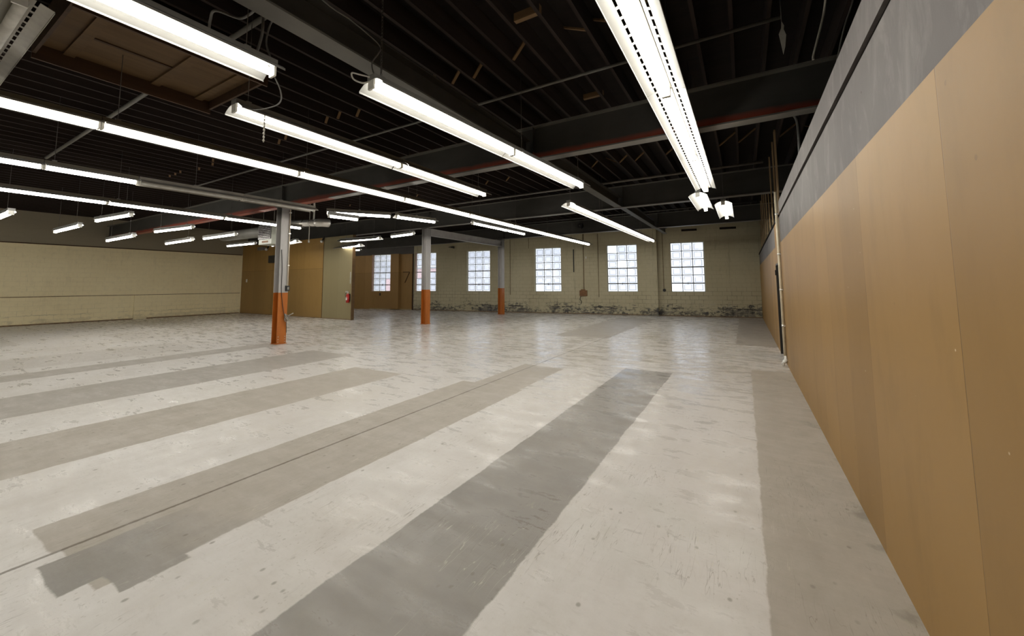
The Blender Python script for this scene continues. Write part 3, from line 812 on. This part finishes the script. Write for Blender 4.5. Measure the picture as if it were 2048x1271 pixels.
row((-9.72, -3.3), (-9.68, 2.65), cuts(-3.3, 2.65, [-3.3, -0.92, 1.5, 2.65]), 'slotted', [
    'overhead tube light of the half lit row, left of the picture',
    'lit tube light at the left edge in the half lit row',
    'short lit tube light joined to the unlit pale fixtures'], GH, chains=(0.1,))
row((-9.68, 2.66), (-9.50, 6.05), cuts(2.66, 6.05, [2.66, 4.4, 6.05]), 'plain_off', [
    'unlit pale fixture right after the lit short one of the same row',
    'unlit pale fixture passing before the top of the nearest column'], 'unlit fixtures of the half lit row', chains=(0.5,))
fixture((-9.52, 6.40), (-8.53, 7.72), 'slotted', 'lit tube light angled off the far end of the unlit fixtures', 'crooked lights past the nearest column', chains=(0.5,))
fixture((-8.47, 7.86), (-8.15, 9.15), 'slotted', 'short lit slotted light after the crooked one, before the middle cross beam', 'crooked lights past the nearest column', chains=(0.5,))
fixture((-9.02, 6.12), (-8.88, 6.90), 'strip', 'short bare tube light under the crooked one', 'crooked lights past the nearest column', 3.38, chains=(0.2,))
row((-12.35, -4.3), (-12.85, 7.8), cuts(-4.3, 7.8, [-4.3, -1.88, 0.54, 2.96, 5.38, 7.72]), 'slotted', [
    'overhead tube light of the left long row, beyond the left edge',
    'tube light of the left long row outside the left edge',
    'tube light of the left long row at the left edge, lowest on screen',
    'tube light of the left long row above the crosswise lights',
    'last tube light of the left long row, passing behind the nearest column'], GLL, chains=(0.08,))
row((-7.32, 9.95), (-7.26, 13.25), cuts(9.95, 13.25, [9.95, 12.0, 13.25]), 'strip', [
    'longer bare tube light just below the longest row',
    'shorter bare tube light just below the longest row, nearer the windows'], 'bare tubes below the longest row', chains=(0.2,))
row((-3.62, 8.86), (-3.50, 18.7), cuts(8.86, 18.7, [8.86, 11.32, 13.78, 16.24, 18.7]), 'plain', [
    'near end tube light of the separate row right of the longest row',
    'second tube light of the separate row right of the longest row',
    'third tube light of the separate row right of the longest row',
    'last tube light of the separate row, ending over the second window'], 'lights of the row before the windows', chains=(0.05, 0.95))

# lights that hang crosswise over the left part: visible ones from their pixel-measured ends, unseen ones added
def cross(xa, ya, xb, yb, z, label, kind='strip'):
    fixture((xa, ya), (xb, yb), kind, label, 'crosswise lights in the left part', z, chains=(0.15, 0.85))
def S(x, y, x2, y2, dz0, s):   # positions measured at dz0 above the eye, moved out along the sight to the true height
    k = s
    return x*k, y*k, x2*k, y2*k, EYE+dz0*k
small = [
 ((-14.30, 1.47, -11.75, 1.49), 'crosswise tube light cut by the left edge of the frame', 'strip'),
 ((-14.94, 2.61, -13.01, 2.64), 'crosswise tube light over the left wall, second from the left edge', 'strip'),
 ((-11.74, 2.61, -10.21, 2.74), 'crosswise tube light right under the left end of the left long row', 'strip'),
 ((-16.57, 3.95, -14.36, 3.94), 'crosswise tube light with a pale board below it, over the left wall', 'strip'),
 ((-12.88, 3.93, -11.17, 4.09), 'crosswise tube light between the red beam and the left long row', 'strip'),
 ((-16.20, 5.24, -14.18, 5.20), 'crosswise tube light brightening the left wall top', 'strip'),
 ((-13.61, 5.27, -11.73, 5.26), 'crosswise tube light left of the heater with a half dark reflector', 'strip'),
 ((-15.49, 6.70, -13.75, 6.75), 'crosswise tube light partly behind the heater', 'strip'),
]
for (x, y, x2_, y2_), lab, kd in small:
    Lm = sqrt((x2_-x)**2+(y2_-y)**2); k = min(1.36, max(1.18, 2.44/Lm))
    xa, ya, xb, yb, z = S(x, y, x2_, y2_, 1.4, k)
    cross(xa, ya, xb, yb, z, lab, kd)
for (x, y, x2_, y2_), k, lab, kd in (((-14.05, 7.45, -12.0, 7.11), 1.30, 'crosswise double tube light seen right of the nearest column', 'plain'),
        ((-10.9, 7.85, -9.24, 7.97), 1.36, 'crosswise tube light seen through the gap, just right of the partition end', 'plain'),
        ((-8.68, 7.90, -7.67, 7.76), 1.33, 'crosswise tube light seen through the gap, by the middle column', 'strip'),
        ((-13.2, 9.35, -11.39, 9.0), 1.30, 'crosswise tube light lowest in the gap past the partition', 'plain')):
    xa, ya, xb, yb, z = S(x, y, x2_, y2_, 1.4, k)
    if yb < 12.0 or True: cross(xa, ya, xb, yb, z, lab, kd)
cross(-24.6, 0.6, -22.2, 0.6, 3.6, 'added unseen crosswise light beyond the left edge, close to the left wall')  # lights added out of view, here and below, to brighten the left wall
cross(-20.4, -1.6, -18.0, -1.6, 3.6, 'added unseen crosswise light beyond the left edge, nearer the left long row')
cross(-24.6, -2.4, -22.2, -2.4, 3.6, 'added unseen crosswise light in the back left corner of the hall')
cross(-20.9, 14.6, -18.5, 14.6, 3.6, 'added crosswise light hidden behind the olive end of the partition')  # added unseen, like the next, to brighten the far left bay
cross(-24.6, 14.6, -22.2, 14.6, 3.6, 'added crosswise light hidden behind the brown partition')
# unlit fixture overhead in the top left corner
fixture((-7.55, 0.555), (-4.9, 0.555), 'slotted_off', 'unlit dusty slotted fixture in the top left corner of the picture', None, 3.92, chains=(0.5,))

# cables at the near ends of the central lights
bm = bmesh.new(); bm_path(bm, smooth_pts([(-3.05, 2.46, 3.62), (-3.13, 2.40, 3.64), (-3.20, 2.37, 3.66), (-3.22, 2.41, 3.62), (-3.14, 2.45, 3.58), (-3.05, 2.47, 3.58)]), 0.008)
tag(link('cable_loop', bm, 'cord_white'), 'white cable looped out of the near end of the central chain hung light', 'cable')
bm = bmesh.new(); bm_path(bm, smooth_pts([(-3.06, 2.56, 3.66), (-3.15, 2.58, 3.76), (-3.19, 2.6, 3.88), (-3.10, 2.6, 3.95), (-3.07, 2.6, 4.0), (-3.08, 2.51, 4.05), (-3.08, 2.25, 4.09), (-3.08, 1.97, 4.10), (-3.12, 1.5, 4.3), (-3.12, 1.3, 4.74)]), 0.007)
tag(link('feed_cable', bm, 'cord'), 'thin dark feed cable curving down to the central chain hung light', 'cable')
bm = bmesh.new(); bm_path(bm, smooth_pts([(-4.62, 2.3, 3.55), (-4.62, 2.3, 3.40), (-4.62, 2.3, 3.22)]), 0.006)
for k in range(7): bm_cyl(bm, (-4.62, 2.3, 3.23+0.04*k), (-4.62, 2.3, 3.25+0.04*k), 0.010, 6)
tag(link('pull_chain', bm, 'scrap'), 'short beaded pull chain below the second hanging light', 'pull chain')
bm = bmesh.new(); bm_path(bm, smooth_pts([(-3.62, 1.84, 3.64), (-3.68, 1.85, 3.72), (-3.75, 1.85, 3.87), (-3.70, 1.85, 4.02), (-3.58, 1.85, 4.08), (-3.4, 1.9, 4.3), (-3.3, 1.95, 4.74)]), 0.008)
tag(link('feed_cable', bm, 'cord'), 'dark cable dropping onto the far end of the light by the hatch', 'cable')
bm = bmesh.new(); bm_path(bm, smooth_pts([(-4.45, 1.66, 4.12), (-4.38, 1.64, 4.2), (-4.23, 1.62, 4.22), (-4.13, 1.77, 4.2), (-3.99, 1.80, 4.2), (-3.8, 1.78, 4.2), (-3.69, 1.75, 4.26), (-3.63, 1.75, 4.1), (-3.62, 1.75, 3.98), (-3.63, 1.75, 3.84), (-3.70, 1.75, 3.70)]), 0.012)
tag(link('loose_cable', bm, 'cord'), 'thick loose grey cable looping above the light by the hatch', 'cable')
bm = bmesh.new(); bm_path(bm, smooth_pts([(-3.62, 1.80, 3.60), (-3.66, 1.95, 3.42), (-3.9, 2.05, 3.38), (-4.4, 2.05, 3.45), (-4.72, 2.06, 3.62)]), 0.006)
tag(link('slack_cord', bm, 'cord'), 'thin slack cord between the hatch light and the pull chain light', 'cord')

# ------------------------------------------------------------------ plywood hatch below the joists
h = empty('ceiling_hatch', (-6.35, 1.85, 4.38)); tag(h, 'brown plywood box hatch hanging below the joists, top left', 'hatch')
HX, HY = 0.82, 0.88
box_obj('panel', (-HX, HX, -HY, HY, 0.13, 0.15), 'plywood', h)
for b in ((-HX-0.03, -HX, -HY-0.03, HY+0.03, -0.06, 0.34), (HX, HX+0.03, -HY-0.03, HY+0.03, -0.06, 0.34), (-HX, HX, -HY-0.03, -HY, 0.0, 0.34), (-HX, HX, HY, HY+0.03, 0.0, 0.34)):
    box_obj('side_board', b, 'plywood_edge', h)
for y in (-0.62, 0.22, 0.74):
    box_obj('batten', (-HX, HX, y-0.05, y+0.05, 0.10, 0.13), 'plywood', h)
box_obj('batten', (-0.12, -0.08, -0.57, 0.17, 0.115, 0.13), 'plywood_edge', h)

# ------------------------------------------------------------------ heater and ducts
e = empty('unit_heater', (-14.77, 7.87, 3.08)); tag(e, 'grey unit heater with a louvred front hanging behind the nearest column', 'heater')
box_obj('casing', (-0.43, 0.42, -0.30, 0.35, 0.0, 0.78), 'heater', e, None, 0.01)
bm = bmesh.new()
for k in range(8):
    z = 0.20+0.065*k
    bm_box(bm, -0.40, 0.39, -0.345, -0.30, z, z+0.024)
for k in range(9): bm_box(bm, -0.40+0.096*k, -0.388+0.096*k, -0.335, -0.30, 0.19, 0.70)
link('grille', bm, 'heater_grille', e)
box_obj('grille_back', (-0.40, 0.39, -0.308, -0.30, 0.18, 0.73), 'black', e)
box_obj('rating_plate', (-0.2, 0.2, -0.306, -0.30, 0.06, 0.13), 'rust', e)
for x in (-0.36, 0.35):
    for y in (-0.2, 0.28):
        bm = bmesh.new(); bm_cyl(bm, (x, y, 0.78), (x, y, 1.92), 0.01, 8); link('hanger_rod', bm, 'chain', e)
e = empty('vent_pipe', (-14.15, 8.12, 3.84)); tag(e, 'shiny metal vent pipe with an elbow, right of the nearest column', 'vent pipe')
bm = bmesh.new(); bm_cyl(bm, (-0.17, 0, 0.02), (1.75, -0.10, -0.12), 0.115, 18); link('pipe_run', bm, 'galv', e)
bm = bmesh.new()
bm_path(bm, [(1.72+0.26*sin(a), -0.10+0.26*(1-cos(a)), -0.12) for a in [i*pi/2/8 for i in range(9)]], 0.135, 18); link('elbow', bm, 'galv', e)
for x in (0.9, 1.35, 1.68):
    bm = bmesh.new(); bm_cyl(bm, (x, -0.052*x, 0.02-0.073*x-0.01), (x+0.04, -0.052*x, 0.02-0.073*x-0.01), 0.125, 18); link('clamp_band', bm, 'chain', e)
bm = bmesh.new(); bm_box(bm, 1.52, 1.56, -0.12, -0.08, 0.0, 1.2); link('hanger_strap', bm, 'cord_white', e)
bm = bmesh.new(); bm_cyl(bm, (0, 0, 0.0), (-4.6, 0.35, 0.12), 0.20, 14); e2 = link('round_duct', bm, 'girder_dim', None, Matrix.Translation((-15.25, 8.05, 3.66)))
tag(e2, 'long dark round duct running left from the heater', 'duct')
bm = bmesh.new(); bm_path(bm, [(-13.3, 8.3, 5.0), (-13.3, 8.3, 3.2)], 0.012); bm_cyl(bm, (-13.3, 8.3, 3.12), (-13.3, 8.3, 3.2), 0.03, 8)
tag(link('switch_pull', bm, 'scrap'), 'long pull cord hanging right of the heater with a small knob', 'cord')

# ------------------------------------------------------------------ things on the partition
def plate(name, x, z, w, hh, d, mat, label, cat, y=12.0, bevel=0.004):
    return tag(box_obj(name, (x-w/2, x+w/2, y-d, y, z-hh/2, z+hh/2), mat, None, None, bevel), label, cat)
e = empty('wall_speaker', (-22.35, 11.9, 3.06)); tag(e, 'black box speaker on the brown partition, left of the column', 'speaker')
box_obj('cabinet', (-0.34, 0.34, -0.06, 0.1, -0.2, 0.2), 'black', e, None, 0.01); box_obj('front_grille', (-0.30, 0.30, -0.068, -0.06, -0.16, 0.16), 'door_dark', e)
e = empty('light_switch', (-25.2, 12.0, 1.9)); tag(e, 'small white switch plate near the left end of the partition', 'switch')
box_obj('plate', (-0.07, 0.07, -0.012, 0, -0.09, 0.09), 'white', e, None, 0.003); box_obj('toggle', (-0.012, 0.012, -0.03, -0.012, -0.02, 0.02), 'white', e)
def bulb(x, y, z, label):
    e = empty('flood_head', (x, y, z)); tag(e, label, 'lamp', 'round lamp heads over the partition')
    bm = bmesh.new(); bmesh.ops.create_uvsphere(bm, u_segments=16, v_segments=10, radius=0.075)
    for f in bm.faces: f.smooth = True
    link('lamp_globe', bm, 'white', e)
    bm = bmesh.new(); bm_cyl(bm, (0, 0.03, 0.05), (0, 0.10, 0.14), 0.03, 10); bm_box(bm, -0.05, 0.05, 0.08, 0.12, 0.12, 0.26); link('lamp_base', bm, 'black', e)
bulb(-17.97, 11.88, 3.78, 'small white round lamp head at the join of brown and olive sheets')
bulb(-23.0, 11.88, 3.62, 'small cream round lamp head under the heater')
e = empty('emergency_box', (-23.5, 11.9, 3.66)); tag(e, 'dull flat box beside the cream lamp head on the partition', 'box')
box_obj('box_body', (-0.3, 0.2, -0.1, 0.1, -0.05, 0.12), 'heater_grille', e, None, 0.01)
e = empty('fire_extinguisher', (-15.88, 11.90, 0.80)); tag(e, 'red fire extinguisher hanging at the right end of the partition', 'fire extinguisher')
bm = bmesh.new(); bm_cyl(bm, (0, 0, 0), (0, 0, 0.34), 0.075, 18); bm_cyl(bm, (0, 0, 0.34), (0, 0, 0.42), 0.075, 18, 0, 0.03); link('cylinder_body', bm, 'red', e)
bm = bmesh.new(); bm_cyl(bm, (0, 0, 0.42), (0, 0, 0.47), 0.025, 10); bm_box(bm, -0.02, 0.02, -0.12, 0.02, 0.47, 0.50); bm_box(bm, -0.015, 0.015, -0.12, 0.0, 0.52, 0.535); link('valve_handle', bm, 'white', e)
bm = bmesh.new(); bm_path(bm, smooth_pts([(0.0, -0.02, 0.46), (-0.09, -0.04, 0.46), (-0.12, -0.04, 0.33), (-0.09, -0.03, 0.14)]), 0.012); link('hose', bm, 'black', e)
bm = bmesh.new(); bm_box(bm, -0.05, 0.05, 0.07, 0.1, 0.05, 0.4); link('wall_bracket', bm, 'black', e)
bm = bmesh.new(); bm_box(bm, -0.045, 0.045, -0.0765, -0.07, 0.12, 0.24); link('paper_label', bm, 'white', e)
plate('sign_strip', -15.85, 1.95, 0.07, 0.55, 0.008, 'scrap', 'narrow pale vertical strip above the fire extinguisher', 'sign', bevel=0)

# ------------------------------------------------------------------ things on the far wall
def fwo(name, b, mat, label, cat, bevel=0.0):
    return tag(box_obj(name, b, mat, None, FW, bevel), label, cat)
e = empty('junction_box', mw=FW @ Matrix.Translation((8.27, 0, 1.12))); tag(e, 'rusty brown electrical box between two windows of the far wall', 'electrical box')
box_obj('box_body', (-0.20, 0.20, 0, 0.12, -0.16, 0.14), 'rust', e, None, 0.01); box_obj('box_cover', (-0.12, 0.12, 0.12, 0.15, -0.05, 0.20), 'rust', e, None, 0.006)
bm = bmesh.new(); bm_cyl(bm, (-0.03, 0.04, 0.2), (-0.03, 0.04, 3.2), 0.018, 8); link('conduit', bm, 'trim_dirty', e)
bm = bmesh.new(); bm_path(bm, smooth_pts([(0.15, 0.03, -0.16), (0.2, 0.03, -0.35), (0.12, 0.03, -0.45), (0.16, 0.03, -0.6)]), 0.014); link('loose_wire', bm, 'black', e)
fwo('wall_rail', (8.76, 8.81, 0, 0.04, 2.25, 3.50), 'black', 'thin black vertical rail right of the third window from the right', 'rail')
fwo('wall_tag', (8.08, 8.14, 0, 0.01, 2.97, 3.09), 'white', 'tiny white tag above the rusty electrical box', 'tag')
e = empty('wall_outlet', mw=FW @ Matrix.Translation((4.19, 0, 1.27))); tag(e, 'round black outlet with a thin conduit, right of the pilaster', 'outlet')
bm = bmesh.new(); bm_cyl(bm, (0, 0, 0), (0, 0.06, 0), 0.075, 16); link('outlet_body', bm, 'black', e)
bm = bmesh.new(); bm_cyl(bm, (0.02, 0.02, 0.07), (0.02, 0.02, 2.9), 0.012, 8); link('conduit', bm, 'trim_dirty', e)
e = empty('broken_bracket', mw=FW @ Matrix.Translation((16.43, 0, 3.93))); tag(e, 'dark broken bracket stuck on the wall near the middle column', 'bracket')
bm = bmesh.new(); bm_box(bm, -0.12, 0.1, 0, 0.05, -0.04, 0.04); bm_box(bm, 0.05, 0.26, 0, 0.03, -0.01, 0.03); bm_box(bm, -0.14, -0.08, 0, 0.10, -0.08, 0.0); link('bracket_body', bm, 'black', e)
e = empty('alarm_bell', (-6.75, 18.02, 4.42)); tag(e, 'round black bell on the cross beam closest to the windows', 'bell')
bm = bmesh.new(); bm_cyl(bm, (0, -0.09, 0), (0, 0.06, 0), 0.13, 18); link('gong', bm, 'black', e)
bm = bmesh.new(); bm_cyl(bm, (0, -0.12, 0), (0, -0.09, 0), 0.03, 10); link('centre_boss', bm, 'chain', e)
for u, z0, z1, lab in ((7.45, 0.9, 4.3, 'thin dark conduit just left of the second window from the right'), (12.55, 1.0, 4.3, 'thin conduit between the third and the fourth window'), (11.4, 3.66, 4.4, 'thin drop conduit above the third window from the right')):
    bm = bmesh.new(); bm_cyl(bm, (u, 0.02, z0), (u, 0.02, z1), 0.012, 8)
    tag(link('wall_conduit', bm, 'trim_dirty', None, FW), lab, 'conduit')
for u, lab in ((2.6, 'dark chalky bracket mark over the rightmost window'), (-0.0+0.9, 'dark bracket mark nearest the right corner')):
    fwo('wall_bracket', (u, u+0.7, 0, 0.02, 4.20, 4.30), 'joist', lab, 'bracket')
for i, (a, b) in enumerate(wins[:6]):
    pass
e = empty('window_latch', mw=FW @ Matrix.Translation((21.95, 0, 1.0))); tag(e, 'small dark latch hanging below the window in the brown panelled bay', 'latch')
box_obj('latch_body', (-0.04, 0.04, 0.03, 0.06, -0.1, 0.08), 'black', e)
fwo('wall_brace', (19.6, 20.1, 0.03, 0.06, 2.42, 2.46), 'plywood_edge', 'thin brown batten high on the panelled bay beside the pier', 'batten')
bm = bmesh.new(); bm_box(bm, -0.02, 0.02, 0, 0.03, 0, 0.75); o = link('wall_brace', bm, 'plywood_edge', None, FW @ Matrix.Translation((19.95, 0.03, 1.75)) @ Matrix.Rotation(radians(-28), 4, 'Y'))
tag(o, 'slanting brown batten on the panelled bay beside the pier', 'batten')

# ------------------------------------------------------------------ right wall details
e = empty('downpipe', (XR-0.034, 9.38, 0)); tag(e, 'cream vertical conduit beside the dark door on the right wall', 'pipe')
bm = bmesh.new(); bm_cyl(bm, (0, 0, 0.16), (0, 0, 3.42), 0.026, 14); link('pipe_run', bm, 'conduit_pale', e)
for z in (0.75, 1.45, 2.15, 2.95):
    bm = bmesh.new(); bm_cyl(bm, (0, 0, z), (0, 0, z+0.04), 0.030, 14); bm_box(bm, 0.0, 0.030, -0.045, 0.045, z+0.01, z+0.03)
    link('pipe_clamp', bm, 'galv', e)
bm = bmesh.new()
bm_path(bm, smooth_pts([(0, 0, 0.18), (0.01, -0.03, 0.12), (-0.02, -0.02, 0.07), (-0.05, -0.07, 0.03)]), [0.03]*8+[0.04]*8+[0.03]*8+[0.02], 8)
for v in bm.verts: v.co += Vector((random.uniform(-.008, .008), random.uniform(-.008, .008), random.uniform(-.004, .008)))
link('crumpled_wrap', bm, 'foil', e)
bm = bmesh.new(); bm_path(bm, smooth_pts([(0.84, 4.5, 4.73), (0.86, 5.0, 4.5), (0.82, 5.0, 4.3), (0.74, 5.0, 4.0), (0.73, 5.0, 3.93)]), 0.011)
tag(link('hanging_wire', bm, 'scrap'), 'pale wire hanging from the joists above the grey band', 'wire')
bm = bmesh.new(); bm_path(bm, smooth_pts([(1.02, 4.5, 4.7), (1.05, 4.8, 4.4), (0.98, 4.9, 4.15), (0.93, 5.0, 3.9), (0.9, 5.1, 3.7)]), 0.008)
tag(link('hanging_wire', bm, 'cord'), 'dark thin wire behind the top of the grey board', 'wire')
bm = bmesh.new()
pr = [(0.0, 0.0), (0.022, -0.06), (0.016, -0.1), (0.035, -0.17), (0.02, -0.3), (0.0, -0.38), (-0.012, -0.28), (-0.03, -0.14), (-0.006, -0.08)]
va = [bm.verts.new((x, 0, z)) for x, z in pr]; vb = [bm.verts.new((x, 0.012, z)) for x, z in pr]
bm.faces.new(va); bm.faces.new(vb[::-1])
for i in range(len(pr)): bm.faces.new((va[i], va[(i+1) % len(pr)], vb[(i+1) % len(pr)], vb[i]))
tag(link('torn_scrap', bm, 'scrap', None, Matrix.Translation((0.48, 5.0, 4.45))), 'pale torn scrap hanging between joists near the right wall', 'scrap')
bm = bmesh.new(); bm_cyl(bm, (0.48, 5.0, 4.44), (0.48, 5.0, 4.735), 0.004, 6); tag(link('scrap_wire', bm, 'cord'), 'thin wire that holds the pale torn scrap', 'wire')
bm = bmesh.new(); bm_path(bm, smooth_pts([(0.5, 6.35, 3.93), (0.62, 6.4, 3.93), (0.72, 6.5, 3.85), (0.74, 6.55, 3.6), (0.74, 6.6, 3.25)]), 0.02)
tag(link('bent_conduit', bm, 'pipe'), 'bent grey conduit dropping from the red beam behind the wall top', 'conduit')
# boards standing at the back above the hatch rail, small ledge pieces
# ------------------------------------------------------------------ outside
tag(box_obj('ground_outside', (-60, 30, 22.9, 70, -0.6, -0.35), 'ground'), kind='structure')
e = empty('parked_car', mw=Matrix.Translation((-4.6, 27.5, -0.35)) @ Matrix.Rotation(radians(8), 4, 'Z')); tag(e, 'blue car parked outside the rightmost window', 'car')
bm = bmesh.new()
prof = [(-2.1, 0.3), (2.1, 0.3), (2.15, 0.75), (1.4, 0.95), (0.75, 1.42), (-0.9, 1.45), (-1.7, 1.0), (-2.15, 0.9)]
va = [bm.verts.new((x, -0.85, z)) for x, z in prof]; vb = [bm.verts.new((x, 0.85, z)) for x, z in prof]
bm.faces.new(va); bm.faces.new(vb[::-1])
for i in range(len(prof)): bm.faces.new((va[i], va[(i+1) % len(prof)], vb[(i+1) % len(prof)], vb[i]))
link('car_body', bm, 'car_paint', e, None, 0.08)
for x in (-1.35, 1.35):
    for y in (-0.86, 0.66):
        bm = bmesh.new(); bm_cyl(bm, (x, y, 0.32), (x, y+0.2, 0.32), 0.32, 20); link('wheel', bm, 'tyre', e)
bm = bmesh.new(); bm_box(bm, -0.85, 0.7, -0.86, -0.85, 1.0, 1.34); link('side_window', bm, 'black', e)
e = empty('brick_building', (-46, 48, -0.35)); tag(e, 'pinkish brick building seen faintly through the panes behind the middle column', 'building')
box_obj('brick_walls', (-8, 8, 0, 8, 0, 4.6), 'brick', e)
box_obj('flat_roof', (-8.2, 8.2, -0.2, 8.2, 4.6, 4.9), 'ground', e)
for x in (-5, 0, 5): box_obj('shop_window', (x-1, x+1, -0.05, 0, 1.2, 2.8), 'black', e)
